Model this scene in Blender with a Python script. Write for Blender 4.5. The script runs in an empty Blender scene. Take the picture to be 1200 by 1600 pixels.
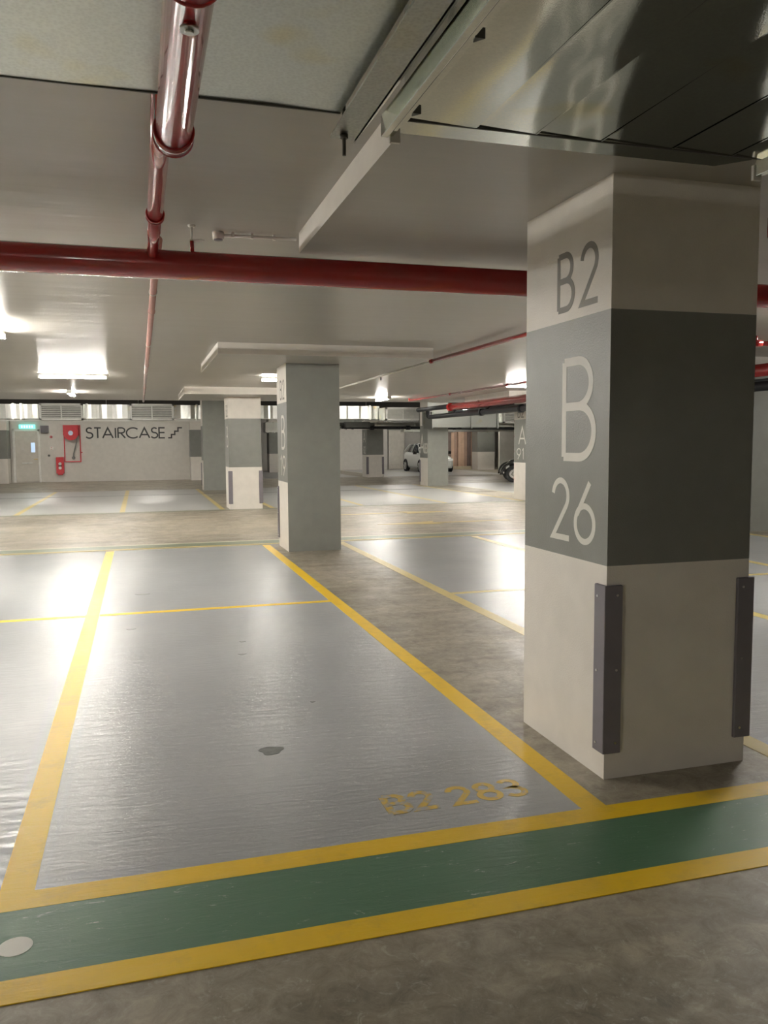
import bpy, bmesh, math, random
from mathutils import Vector, Matrix
random.seed(7)
S = bpy.context.scene
COL = S.collection
PI = math.pi

# ------------------------------------------------------------------ camera
YAW, PITCH, ROLL, FPX, H = 0.2873, 0.0846, 0.0068, 1285.4, 1.6
def cam_axes():
    f = Vector((math.sin(YAW)*math.cos(PITCH), math.cos(YAW)*math.cos(PITCH), -math.sin(PITCH)))
    r = Vector((math.cos(YAW), -math.sin(YAW), 0)); d = f.cross(r)
    return r*math.cos(ROLL)+d*math.sin(ROLL), -r*math.sin(ROLL)+d*math.cos(ROLL), f
_r, _d, _f = cam_axes()
cam = bpy.data.cameras.new('camera'); co = bpy.data.objects.new('camera', cam); COL.objects.link(co)
co.matrix_world = Matrix(((_r.x, -_d.x, -_f.x, 0), (_r.y, -_d.y, -_f.y, 0), (_r.z, -_d.z, -_f.z, H), (0, 0, 0, 1)))
cam.sensor_fit = 'VERTICAL'; cam.sensor_height = 32; cam.lens = FPX*32/1600; cam.clip_end = 200
S.camera = co
# ------------------------------------------------------------------ world, exposure
w = bpy.data.worlds.new('world'); S.world = w; w.use_nodes = True
w.node_tree.nodes['Background'].inputs[0].default_value = (.9, .95, 1, 1)
w.node_tree.nodes['Background'].inputs[1].default_value = 0.02
S.view_settings.view_transform = 'Standard'; S.view_settings.look = 'None'
S.view_settings.gamma = 1; S.view_settings.use_curve_mapping = False
S.view_settings.exposure = 1.72
LAMP = 120.0          # strength of every tube
LAMP_COL = (1.0, 0.96, 0.885)

# ------------------------------------------------------------------ materials
def nt(name):
    m = bpy.data.materials.new(name); m.use_nodes = True
    t = m.node_tree; b = t.nodes['Principled BSDF']; return m, t, b
def N(t, ty, **k):
    n = t.nodes.new(ty)
    for a, v in k.items():
        if a in n.inputs: n.inputs[a].default_value = v
        else: setattr(n, a, v)
    return n
def coords(t, scale=(1, 1, 1)):
    g = t.nodes.new('ShaderNodeNewGeometry'); mp = t.nodes.new('ShaderNodeMapping')
    mp.inputs['Scale'].default_value = scale; t.links.new(g.outputs['Position'], mp.inputs['Vector']); return mp.outputs[0]
def ramp(t, src, a, b, ca, cb):
    r = t.nodes.new('ShaderNodeValToRGB'); e = r.color_ramp.elements
    e[0].position = a; e[1].position = b; e[0].color = (*ca, 1); e[1].color = (*cb, 1)
    t.links.new(src, r.inputs[0]); return r.outputs[0]
def mixc(t, fac, a, b, mode='MIX'):
    m = t.nodes.new('ShaderNodeMix'); m.data_type = 'RGBA'; m.blend_type = mode
    for i, v in ((0, fac), (6, a), (7, b)):
        if hasattr(v, 'is_output'): t.links.new(v, m.inputs[i])
        else: m.inputs[i].default_value = v if i == 0 else (*v, 1)
    return m.outputs[2]
def noise(t, vec, scale, detail=4, rough=.5, dist=0):
    n = N(t, 'ShaderNodeTexNoise'); n.inputs['Scale'].default_value = scale; n.inputs['Detail'].default_value = detail
    n.inputs['Roughness'].default_value = rough; n.inputs['Distortion'].default_value = dist
    t.links.new(vec, n.inputs['Vector']); return n.outputs[0]
def bump(t, b, src, strength, dist=.01, prev=None):
    n = t.nodes.new('ShaderNodeBump'); n.inputs['Strength'].default_value = strength; n.inputs['Distance'].default_value = dist
    t.links.new(src, n.inputs['Height'])
    if prev is not None: t.links.new(prev, n.inputs['Normal'])
    t.links.new(n.outputs[0], b.inputs['Normal']); return n.outputs[0]
def simple(name, col, rough=.5, metal=0, spec=.5, var=.06, vs=6, bs=0, bscale=200, coat=0):
    m, t, b = nt(name); v = coords(t)
    n = noise(t, v, vs, 4)
    c = ramp(t, n, .3, .7, tuple(x*(1-var) for x in col), tuple(min(1, x*(1+var)) for x in col))
    t.links.new(c, b.inputs['Base Color'])
    b.inputs['Roughness'].default_value = rough; b.inputs['Metallic'].default_value = metal
    b.inputs['Specular IOR Level'].default_value = spec; b.inputs['Coat Weight'].default_value = coat
    if bs: bump(t, b, noise(t, v, bscale, 2), bs, .003)
    return m
def emit(name, col, s):
    m, t, b = nt(name); b.inputs['Base Color'].default_value = (*col, 1)
    b.inputs['Emission Color'].default_value = (*col, 1); b.inputs['Emission Strength'].default_value = s; return m

M = {}
M['white_wall'] = simple('white_wall_paint', (.60, .575, .53), .55, bs=.25, bscale=160, var=.04)
M['white_col'] = simple('white_column_paint', (.70, .66, .60), .5, bs=.45, bscale=130, var=.04)
M['grey_col'] = simple('grey_column_paint', (.195, .197, .178), .42, bs=.4, bscale=130, var=.05)
M['ltgrey_col'] = simple('mid_grey_column_paint', (.27, .275, .25), .45, bs=.4, bscale=130, var=.05)
M['letter_white'] = simple('white_lettering', (.62, .6, .55), .5, var=.03)
M['letter_grey'] = simple('grey_lettering', (.17, .155, .13), .5, var=.03)
M['letter_black'] = simple('black_lettering', (.03, .03, .03), .5)
M['red'] = simple('red_pipe_paint', (.33, .014, .014), .22, bs=.08, bscale=60, coat=.5, var=.12, vs=3)
M['pipe_pink'] = simple('glare_pink_pipe_paint', (.48, .26, .23), .3, coat=.5)  # red pipe lightened to pink, glare put into the colour
M['soffit'] = simple('unlit_recess_tone', (.05, .045, .04), .7)  # shade of the recess put into the colour
M['hub'] = simple('blue_white_label', (.55, .65, .8), .5)
M['red_flat'] = simple('red_enamel', (.55, .03, .04), .4)
M['dark_pipe'] = simple('dark_pipe_rubber', (.014, .015, .017), .5, spec=.3)
M['slate_pipe'] = simple('slate_pipe', (.13, .15, .18), .45)
M['guard'] = simple('corner_guard_rubber', (.175, .16, .18), .6, bs=.2, bscale=300)
M['screw'] = simple('steel_screw', (.7, .7, .68), .3, metal=1)
M['steel'] = simple('galvanised_steel', (.62, .63, .60), .34, metal=1, var=.12, vs=14)
M['dark_steel'] = simple('dark_steel', (.1, .1, .09), .5, metal=.8)
M['white_metal'] = simple('white_enamel', (.72, .71, .67), .35)
M['white_plastic'] = simple('white_plastic', (.75, .74, .7), .4)
M['hose'] = simple('grey_hose', (.2, .2, .19), .6)
M['door_paint'] = simple('door_paint', (.57, .54, .48), .4)
M['brass'] = simple('brass_handle', (.6, .45, .2), .35, metal=1)
M['tube'] = emit('lit_tube', LAMP_COL, LAMP)
M['tube_dim'] = emit('dimmed_fill_tube', LAMP_COL, LAMP*.4)  # weaker tube for the lamps added in the far recess
M['exit'] = emit('lit_green_sign', (.12, .60, .47), .8)
M['signwhite'] = emit('lit_sign_letters', (.5, .95, .85), 1.0)
M['pane'] = emit('lit_door_pane', (.45, .6, .85), .28)
M['tyre'] = simple('tyre_rubber', (.02, .02, .02), .7)
M['alloy'] = simple('alloy_wheel', (.5, .5, .48), .3, metal=1)
M['car_white'] = simple('white_car_paint', (.68, .69, .66), .2, coat=1, var=.01)
M['car_silver'] = simple('pale_car_paint', (.55, .54, .5), .2, coat=1, var=.01)
M['car_black'] = simple('black_car_paint', (.012, .012, .012), .15, coat=1)
M['glass_dark'] = simple('dark_car_glass', (.02, .025, .03), .08, var=0)
M['headlamp'] = simple('headlamp_glass', (.8, .8, .8), .08, var=0)
M['wood_pale'] = simple('pale_timber', (.62, .43, .31), .5, var=.1, vs=3)
M['wood_mid'] = simple('mid_timber', (.42, .29, .22), .5, var=.1, vs=3)
M['wood_dark'] = simple('dark_timber', (.2, .15, .13), .5, var=.1, vs=3)
M['timber_base'] = simple('cream_base', (.62, .55, .4), .5)

def mk_ceiling():
    m, t, b = nt('glossy_ceiling_paint'); v = coords(t)
    n = noise(t, v, .5, 4, .6)
    c = ramp(t, n, .3, .7, (.345, .328, .297), (.385, .367, .332)); t.links.new(c, b.inputs['Base Color'])
    b.inputs['Roughness'].default_value = .33; b.inputs['Specular IOR Level'].default_value = .45
    v2 = coords(t, (.25, 1.6, 1)); p = bump(t, b, noise(t, v2, 2.2, 3, .5), .35, .02)
    bump(t, b, noise(t, v, 90, 2), .12, .002, p)
    return m
M['ceiling'] = mk_ceiling()
def mk_concrete():
    m, t, b = nt('polished_concrete'); v = coords(t)
    c1 = ramp(t, noise(t, v, .9, 8, .62, .3), .32, .68, (.235, .205, .16), (.42, .38, .315))
    c2 = ramp(t, noise(t, v, 9, 10, .78, .6), .36, .64, (.66, .65, .62), (1.2, 1.2, 1.18))
    c = mixc(t, 1, c1, c2, 'MULTIPLY')
    sp = ramp(t, noise(t, v, 16, 6, .75, 1.2), .56, .68, (0, 0, 0), (1, 1, 1))
    c = mixc(t, sp, c, (.42, .39, .33))
    vs = coords(t, (.5, 5, 1)); st = ramp(t, noise(t, vs, 1.1, 5, .6, .4), .4, .62, (.86, .85, .83), (1.1, 1.09, 1.05))
    c = mixc(t, .8, c, st, 'MULTIPLY')
    t.links.new(c, b.inputs['Base Color'])
    rr = ramp(t, noise(t, v, 3, 6), .3, .7, (.34,)*3, (.52,)*3); t.links.new(rr, b.inputs['Roughness'])
    bump(t, b, noise(t, v, 60, 6, .7), .12, .004); return m
M['concrete'] = mk_concrete()
def mk_epoxy(name, ca, cb, r0, r1, wear=(.45, .5, .44), wa=.70, scr=False, tint=None, bs=.22):
    m, t, b = nt(name); v = coords(t)
    c = ramp(t, noise(t, v, 1.3, 4, .5), .2, .8, ca, cb)
    if scr:
        vs = coords(t, (1, 3.2, 1))
        k = ramp(t, noise(t, vs, 7, 8, .78, 1.6), wa, wa+.05, (0, 0, 0), (1, 1, 1)); c = mixc(t, k, c, wear)
    if tint:
        k = ramp(t, noise(t, v, 4, 7, .7), .52, .95, (0, 0, 0), (1, 1, 1)); c = mixc(t, k, c, tint)
    t.links.new(c, b.inputs['Base Color'])
    b.inputs['Roughness'].default_value = (r0+r1)/2
    vb = coords(t, (.35, 1.5, 1))
    p = bump(t, b, noise(t, vb, 13, 6, .66, .8), bs, .012); bump(t, b, noise(t, v, 120, 3), .08, .002, p)
    return m
M['bay'] = mk_epoxy('grey_bay_paint', (.375, .385, .395), (.425, .435, .445), .23, .30, bs=.42)
M['bay_back'] = mk_epoxy('faded_bay_paint', (.38, .38, .37), (.43, .43, .42), .25, .38, bs=.4)
M['green'] = mk_epoxy('green_walkway_paint', (.06, .15, .08), (.085, .19, .11), .35, .5, wear=(.42, .46, .4), wa=.615, scr=True)
M['green_dull'] = mk_epoxy('faded_green_paint', (.16, .2, .13), (.22, .25, .17), .3, .45)
M['yellow'] = mk_epoxy('yellow_line_paint', (.84, .53, .004), (.92, .60, .006), .35, .48, tint=(.52, .34, .05))
M['yellow_pale'] = mk_epoxy('faded_yellow_paint', (.55, .43, .13), (.66, .53, .2), .3, .45, tint=(.45, .38, .2))
M['cream_line'] = mk_epoxy('pale_line_paint', (.5, .48, .36), (.6, .58, .45), .3, .45)
def mk_worn(name, lo, hi):
    m, t, b = nt(name); v = coords(t)
    k = ramp(t, noise(t, v, 26, 5, .7), lo, hi, (0, 0, 0), (1, 1, 1))
    t.links.new(mixc(t, k, (.39, .41, .42), (.66, .45, .06)), b.inputs['Base Color'])
    b.inputs['Roughness'].default_value = .35; return m
M['worn'] = mk_worn('worn_stencil_paint', .34, .46)
M['worn_more'] = mk_worn('badly_worn_stencil_paint', .41, .54)
M['stain'] = simple('dark_stain', (.13, .135, .13), .5, var=.2, vs=30)
M['marker'] = simple('white_marker_paint', (.8, .79, .72), .45)
def mk_galv(name, col, rough, bs, spangle):
    m, t, b = nt(name); v = coords(t)
    vo = N(t, 'ShaderNodeTexVoronoi'); vo.inputs['Scale'].default_value = 120; t.links.new(v, vo.inputs['Vector'])
    c = ramp(t, vo.outputs['Distance'], 0, .8, tuple(x*(1-spangle) for x in col), tuple(min(1, x*(1+spangle)) for x in col))
    ye = ramp(t, noise(t, v, 2.1, 3, .5), .62, .74, (1, 1, 1), (1.0, .86, .5)); c = mixc(t, 1, c, ye, 'MULTIPLY')
    t.links.new(c, b.inputs['Base Color']); b.inputs['Metallic'].default_value = 1
    b.inputs['Roughness'].default_value = rough
    p = bump(t, b, noise(t, v, 2.2, 2, .5), bs, .02); bump(t, b, noise(t, v, 260, 2), .06, .001, p); return m
M['galv_mirror'] = mk_galv('bright_galvanised_sheet', (.62, .635, .58), .09, .10, .05)
M['galv'] = mk_galv('dull_galvanised_sheet', (.60, .63, .60), .42, .15, .08)
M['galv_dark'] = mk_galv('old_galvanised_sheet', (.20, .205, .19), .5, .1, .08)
M['galv_mid'] = mk_galv('weathered_galvanised_angle', (.36, .375, .35), .4, .12, .12)
M['galv_far'] = mk_galv('far_galvanised_sheet', (.72, .73, .69), .30, .15, .06)

# ------------------------------------------------------------------ geometry helpers
class MB:
    def __init__(s): s.bm = bmesh.new(); s.mats = []; s.mi = 0
    def mat(s, m):
        if m not in s.mats: s.mats.append(m)
        s.mi = s.mats.index(m); return s
    def face(s, pts, smooth=False):
        f = s.bm.faces.new([s.bm.verts.new(p) for p in pts]); f.material_index = s.mi; f.smooth = smooth; return f
    def box(s, x0, y0, z0, x1, y1, z1, bev=0, rot=None):
        r = bmesh.ops.create_cube(s.bm, size=1); vs = r['verts']
        for v in vs:
            v.co = Vector(((x0+x1)/2+v.co.x*(x1-x0), (y0+y1)/2+v.co.y*(y1-y0), (z0+z1)/2+v.co.z*(z1-z0)))
        fs = set(f for v in vs for f in v.link_faces)
        for f in fs: f.material_index = s.mi
        if rot: bmesh.ops.rotate(s.bm, verts=vs, cent=rot[0], matrix=rot[1])
        if bev:
            es = list(set(e for v in vs for e in v.link_edges))
            rr = bmesh.ops.bevel(s.bm, geom=es, offset=bev, segments=2, affect='EDGES', profile=.5)
            for f in rr['faces']: f.material_index = s.mi
        return s
    def tube(s, p, q, r, r2=None, seg=20, caps=True):
        p = Vector(p); q = Vector(q); r2 = r if r2 is None else r2
        a = (q-p).normalized(); u = a.orthogonal().normalized(); v = a.cross(u)
        A = []; B = []
        for i in range(seg):
            t = 2*PI*i/seg; d = u*math.cos(t)+v*math.sin(t)
            A.append(s.bm.verts.new(p+d*r)); B.append(s.bm.verts.new(q+d*r2))
        for i in range(seg):
            j = (i+1) % seg; f = s.bm.faces.new((A[i], A[j], B[j], B[i])); f.smooth = True; f.material_index = s.mi
        if caps:
            for L in (A[::-1], B): f = s.bm.faces.new(L); f.material_index = s.mi
        return s
    def path(s, pts, r, seg=16):           # swept round pipe through points
        pts = [Vector(p) for p in pts]; rings = []
        u = (pts[1]-pts[0]).normalized().orthogonal().normalized()
        for i, p in enumerate(pts):
            a = (pts[min(i+1, len(pts)-1)]-pts[max(i-1, 0)]).normalized()
            u = (u-a*u.dot(a)).normalized(); v = a.cross(u)
            rings.append([s.bm.verts.new(p+(u*math.cos(2*PI*k/seg)+v*math.sin(2*PI*k/seg))*r) for k in range(seg)])
        for A, B in zip(rings, rings[1:]):
            for i in range(seg):
                j = (i+1) % seg; f = s.bm.faces.new((A[i], A[j], B[j], B[i])); f.smooth = True; f.material_index = s.mi
        for L in (rings[0][::-1], rings[-1]): f = s.bm.faces.new(L); f.material_index = s.mi
        return s
    def ring(s, c, axis, R, r, seg=28, ss=8):     # torus
        c = Vector(c); a = Vector(axis).normalized(); u = a.orthogonal().normalized(); v = a.cross(u); g = []
        for i in range(seg):
            d = u*math.cos(2*PI*i/seg)+v*math.sin(2*PI*i/seg)
            g.append([s.bm.verts.new(c+d*(R+r*math.cos(2*PI*k/ss))+a*r*math.sin(2*PI*k/ss)) for k in range(ss)])
        for i in range(seg):
            for k in range(ss):
                f = s.bm.faces.new((g[i][k], g[(i+1) % seg][k], g[(i+1) % seg][(k+1) % ss], g[i][(k+1) % ss])); f.smooth = True; f.material_index = s.mi
        return s
    def prism(s, poly, o, U, V, W, d):       # poly in (u,v), extruded d along W
        o = Vector(o); U = Vector(U); V = Vector(V); W = Vector(W)
        A = [s.bm.verts.new(o+U*a+V*b) for a, b in poly]; B = [s.bm.verts.new(o+U*a+V*b+W*d) for a, b in poly]
        n = len(poly)
        for i in range(n): f = s.bm.faces.new((A[i], A[(i+1) % n], B[(i+1) % n], B[i])); f.material_index = s.mi
        for L in (A[::-1], B): f = s.bm.faces.new(L); f.material_index = s.mi
        return s
    def build(s, name, mat=None, parent=None, loc=None):
        bmesh.ops.recalc_face_normals(s.bm, faces=s.bm.faces)
        me = bpy.data.meshes.new(name); s.bm.to_mesh(me); s.bm.free()
        for m in (s.mats or [mat]): me.materials.append(M[m] if isinstance(m, str) else m)
        o = bpy.data.objects.new(name, me); COL.objects.link(o)
        if loc:
            o.location = loc
            for v in me.vertices: v.co -= Vector(loc)
        if parent:
            o.parent = parent; o.matrix_parent_inverse = Matrix.Translation(parent_world(parent)).inverted()
        return o
def parent_world(p):
    v = Vector((0, 0, 0))
    while p: v += p.location; p = p.parent if not p.matrix_parent_inverse != Matrix.Identity(4) else None
    return v
def tag(o, label, cat, group=None):
    o['label'] = label; o['category'] = cat
    if group: o['group'] = group
    return o
def thing(name, loc, label, cat, group=None):
    o = bpy.data.objects.new(name, None); COL.objects.link(o); o.location = loc; o.empty_display_size = .1
    return tag(o, label, cat, group)
def struct(o): o['kind'] = 'structure'; return o
def copy_tree(o, parent=None):
    c = o.copy(); COL.objects.link(c); c.parent = parent
    for ch in list(o.children): copy_tree(ch, c)
    return c

# ------------------------------------------------------------------ stroke lettering (geometric sans)
def arc(cx, cy, rx, ry, a0, a1, n=18):
    return [(cx+rx*math.cos(math.radians(a0+(a1-a0)*i/n)), cy+ry*math.sin(math.radians(a0+(a1-a0)*i/n))) for i in range(n+1)]
six = [arc(.29, .30, .29, .30, 0, 360, 32), [(.44, 1.0), (.06, .45)]]
GL = {
 'B': (.56, [[(0, 0), (0, 1)], [(0, 1), (.26, 1)]+arc(.26, .765, .235, .235, 90, -90)+[(0, .53)], [(0, .53), (.29, .53)]+arc(.29, .265, .265, .265, 90, -90)+[(0, 0)]]),
 '2': (.56, [arc(.275, .73, .255, .27, 172, -38, 20)+[(.02, 0), (.58, 0)]]),
 '6': (.58, six),
 '9': (.58, [[(.58-x, 1-y) for x, y in l] for l in six]),
 '1': (.2, [[(0, .82), (.17, 1), (.17, 0)]]),
 '3': (.52, [arc(.25, .76, .225, .24, 150, -90)+arc(.25, .26, .26, .26, 90, -150)]),
 '8': (.54, [arc(.27, .76, .22, .235, 0, 360, 28), arc(.27, .265, .27, .265, 0, 360, 28)]),
 '0': (.58, [arc(.29, .5, .29, .5, 0, 360, 32)]),
 'A': (.78, [[(0, 0), (.39, 1), (.78, 0)], [(.13, .33), (.65, .33)]]),
 'S': (.5, [arc(.26, .765, .21, .235, 35, 270)[:-1]+arc(.24, .265, .26, .265, 90, -150)]),
 'T': (.5, [[(0, 1), (.5, 1)], [(.25, 1), (.25, 0)]]),
 'I': (.14, [[(.07, 0), (.07, 1)]]),
 'R': (.52, [[(0, 0), (0, 1)], [(0, 1), (.26, 1)]+arc(.26, .75, .25, .25, 90, -90)+[(0, .5)], [(.2, .5), (.54, 0)]]),
 'C': (.86, [arc(.5, .5, .5, .5, 47, 313, 28)]),
 'E': (.44, [[(.44, 1), (0, 1), (0, 0), (.44, 0)], [(0, .53), (.42, .53)]]),
 '~': (.8, [[(0, 0), (.25, 0), (.25, .33), (.5, .33), (.5, .66), (.75, .66), (.75, 1), (1.05, 1)]]),
}
def ribbon(mb, pts, w, o, U, V, W, d):
    P = [Vector(p) for p in pts]
    P = [p for i, p in enumerate(P) if i == 0 or (p-P[i-1]).length > 1e-5]; closed = (P[0]-P[-1]).length < 1e-4
    if closed: P = P[:-1]
    n = len(P); Ls = []; Rs = []
    for i in range(n):
        a = P[(i-1) % n] if (closed or i > 0) else None; b = P[(i+1) % n] if (closed or i < n-1) else None
        d1 = (P[i]-a).normalized() if a is not None else None; d2 = (b-P[i]).normalized() if b is not None else None
        if d1 is None: d1 = d2
        if d2 is None: d2 = d1
        t = (d1+d2).normalized(); nn = Vector((-t.y, t.x)); k = 1/max(.35, abs(nn.dot(Vector((-d1.y, d1.x)))))
        Ls.append(P[i]+nn*w/2*k); Rs.append(P[i]-nn*w/2*k)
    rng = range(n if closed else n-1)
    o = Vector(o); U = Vector(U); V = Vector(V); W = Vector(W)
    for i in rng:
        j = (i+1) % n
        q = [o+U*p.x+V*p.y+W*d for p in (Ls[i], Ls[j], Rs[j], Rs[i])]; mb.face(q)
    # thin rim so that the lettering is a solid film
    for L in (Ls, Rs):
        for i in rng:
            j = (i+1) % n; a, b = L[i], L[j]
            mb.face([o+U*a.x+V*a.y, o+U*b.x+V*b.y, o+U*b.x+V*b.y+W*d, o+U*a.x+V*a.y+W*d])
LK = [0]
def lettering(name, text, o, U, V, h, stroke, mat, parent, width=None, gap=.16, d=.0008, label=None):
    U = Vector(U).normalized(); V = Vector(V).normalized(); W = U.cross(V)
    tot = sum(GL[c][0] if c != ' ' else .35 for c in text)+gap*(len(text)-1)
    sx = h if width is None else width/tot
    mb = MB(); x = 0
    for c in text:
        if c == ' ': x += .35+gap; continue
        for li, l in enumerate(GL[c][1]):
            ribbon(mb, [((x+px)*sx, py*h) for px, py in l], stroke, o, U, V, W, d+.0003*li)
        x += GL[c][0]+gap
    bmesh.ops.remove_doubles(mb.bm, verts=mb.bm.verts, dist=1e-6)
    me_o = mb.build(name, mat, parent)
    if label: me_o['label'] = label
    return me_o

# ------------------------------------------------------------------ the setting
def ceil_z(y): return 2.93-.003*y
def panel_z(y): return 2.805-.0045*y
XL, XR, YB, YF = -14.0, 27.0, -14.0, 47.5
floor = struct(MB().box(XL, YB, -.2, XR, YF, 0).build('floor', 'concrete'))
def slab(name, mat, x0, y0, x1, y1, t, label=None):
    o = MB().box(x0, y0, 0, x1, y1, t).build(name, mat, floor)
    if label: o['label'] = label
    return o
# ceiling: gently falling slab, then a higher recess behind it
cb = MB(); YE = 24.9
for (a, b) in ((YB, YE),):
    cb.prism([(a, ceil_z(a)), (b, ceil_z(b)), (b, 3.6), (a, 3.6)], (XL, 0, 0), (0, 1, 0), (0, 0, 1), (1, 0, 0), XR-XL)
cb.box(XL, YE, 3.4, XR, YF, 3.6)
ceiling = struct(cb.build('ceiling', 'ceiling'))
def drop_panel(x0, y0, x1, y1, zb, zt):
    mb = MB(); mb.mat('ceiling'); mb.face([(x0, y0, zb), (x0, y1, zb), (x1, y1, zb), (x1, y0, zb)]); mb.face([(x0, y0, zt), (x1, y0, zt), (x1, y1, zt), (x0, y1, zt)])
    mb.mat('white_col'); c = [(x0, y0), (x1, y0), (x1, y1), (x0, y1)]
    for p, q in zip(c, c[1:]+c[:1]): mb.face([(*p, zb), (*q, zb), (*q, zt), (*p, zt)])
    bmesh.ops.remove_doubles(mb.bm, verts=mb.bm.verts, dist=1e-5)
    return mb.build('drop_panel', None, ceiling)
COLX = [-13.9, -5.94, 2.06, 10.0, 18.0]; ROWY = [3.33, 11.93, 20.16]
for x in COLX:
    for y in ROWY:
        if (x, y) == (-13.9, 3.33): continue
        yc = y+.42; x0 = x-1.06
        drop_panel(max(x0, XL), yc-1.48, x0+2.94, yc+1.48, panel_z(yc), ceil_z(yc)+.04)
for n, a in (('wall_left', (XL-.2, YB, 0, XL, YF, 3.6)), ('wall_right', (XR, YB, 0, XR+.2, YF, 3.6)),
             ('wall_behind', (XL, YB-.2, 0, XR, YB, 3.6)), ('wall_far', (XL, YF, 0, XR, YF+.2, 3.6))):
    struct(MB().box(*a).build(n, 'white_wall'))
# staircase wall: a block in front of the far wall
SY = 37.72
wb = MB().box(-5.2, SY, 0, 2.12, SY+.2, 3.4)
wb.box(-9, SY, 0, -5.94, SY+.2, 3.4)
stair_wall = struct(wb.build('wall_staircase', 'white_wall'))
lettering('painted_sign', 'STAIRCASE', (-2.2, SY, 1.86), (1, 0, 0), (0, 0, 1), .44, .062, 'letter_black', stair_wall, width=3.28, gap=.12)
lettering('painted_stair_symbol', '~', (1.22, SY, 1.86), (1, 0, 0), (0, 0, 1), .44, .06, 'letter_black', stair_wall, width=.46)

# ------------------------------------------------------------------ floor paint
T1, T2, T3 = .0012, .0024, .0030
L = .125
def bay_block(x0, x1, ya, yb, lines, mat, lmat, edge_lines=True, wheel=None):
    slab('bay_paint', mat, x0, ya, x1, yb, T1)
    for x in lines: slab('parking_line', lmat, x, ya, x+L*.95, yb, T2)
    if wheel:
        for a, b in zip(lines[:-1], lines[1:]): slab('wheel_stop_line', lmat, a+L, wheel, b, wheel+.09, T2)
bay_block(-6.0, 1.86, 3.04, 12.86, [-5.02, -2.76, -.53, 1.80], 'bay', 'yellow', wheel=8.0)
bay_block(3.03, 9.95, 3.04, 12.86, [3.0, 5.32, 7.6, 9.85], 'bay', 'yellow_pale', wheel=8.0)
bay_block(11.0, 18.0, 3.04, 12.86, [11.0, 13.3, 15.6, 17.9], 'bay', 'yellow_pale', wheel=8.0)
bay_block(-13.9, -6.9, 3.04, 12.86, [-13.9, -11.5, -9.2, -7.0], 'bay', 'yellow_pale', wheel=8.0)
# front walkway
slab('walkway_line', 'yellow', XL, 2.446, 20, 2.562, T3)
slab('walkway_strip', 'green', XL, 2.562, 20, 2.957, T2)
slab('walkway_line', 'yellow', XL, 2.957, 20, 3.078, T3)
# walkway beyond the first block
slab('walkway_line', 'yellow_pale', XL, 12.98, 20, 3.078+10.0, T3)
slab('walkway_strip', 'green_dull', XL, 13.08, 20, 13.46, T2)
slab('walkway_line', 'cream_line', XL, 13.46, 20, 13.58, T3)
# second block across the aisle
slab('walkway_strip', 'green_dull', XL, 19.95, 24, 20.11, T2)
bay_block(-6.0, 1.95, 20.2, 29.6, [-5.0, -2.8, -.50, 1.83], 'bay_back', 'yellow_pale')
bay_block(3.05, 9.9, 20.2, 29.6, [3.05, 5.33, 7.6, 9.8], 'bay_back', 'yellow_pale')
bay_block(11.0, 18.0, 20.2, 29.6, [11.0, 13.3, 15.6, 17.9], 'bay_back', 'cream_line')
slab('expansion_joint', 'stain', -14, 26.6, 9.8, 26.72, T3)
slab('expansion_joint', 'stain', 9.8, 24.4, 24, 24.52, T3)
bay_block(11.0, 17.5, 36.9, 46.5, [11.0, 13.4, 16.2], 'bay_back', 'cream_line')
slab('bay_paint', 'bay_back', 3.2, 36.9, 9.8, 46.5, T1)
# arrows in the aisle
def arrow(x_tail, x_tip, y, mat, label):
    s = 1 if x_tip > x_tail else -1; xh = x_tip-s*1.15
    mb = MB()
    P = [(x_tail, -.07), (xh, -.07), (xh-s*.12, -.30), (x_tip, 0), (xh-s*.12, .30), (xh, .07), (x_tail, .07)]
    mb.prism([(a, y+b) for a, b in P], (0, 0, 0), (1, 0, 0), (0, 1, 0), (0, 0, 1), T2)
    o = mb.build('direction_arrow', mat, floor); o['label'] = label
arrow(3.9, 6.95, 17.75, 'yellow_pale', 'long faded yellow arrow pointing right')
arrow(7.2, 4.4, 15.35, 'yellow_pale', 'long faded yellow arrow pointing left')
lettering('bay_number', 'B2', (1.0, 3.285, T1), (1, .02, 0), (0, 1, 0), .165, .034, 'worn_more', floor, d=.0006, width=.215, gap=.2, label='worn yellow stencilled B2')
lettering('bay_number', '283', (1.30, 3.285, T1), (1, .02, 0), (0, 1, 0), .165, .030, 'worn', floor, d=.0006, width=.35, gap=.2, label='worn yellow stencilled 283')
def disc(name, mat, x, y, r, t, rx=1, jag=0, n=28):
    mb = MB(); pts = []
    for i in range(n):
        a = 2*PI*i/n; k = 1+jag*math.sin(3*a+.6)+jag*.6*math.sin(5*a)
        pts.append((x+r*rx*k*math.cos(a), y+r*k*math.sin(a)))
    return mb.prism(pts, (0, 0, 0), (1, 0, 0), (0, 1, 0), (0, 0, 1), t).build(name, mat, floor)
o = disc('painted_dot', 'marker', -.43, 2.735, .053, T3+.0006); o['label'] = 'round white dot on the green walkway strip'
disc('oil_stain', 'stain', .61, 4.17, .058, T2, 1.05, .13)
for (x, y, r, rx) in ((-.12, 7.35, .03, 1.6), (-.02, 9.05, .05, 1.8), (.7, 6.2, .025, 1.5), (.75, 6.6, .02, 1.6), (.98, 4.9, .012, 1.5)):
    disc('scuff', 'stain', x, y, r*.7, T2, rx*1.1, .2, 14)

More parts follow.
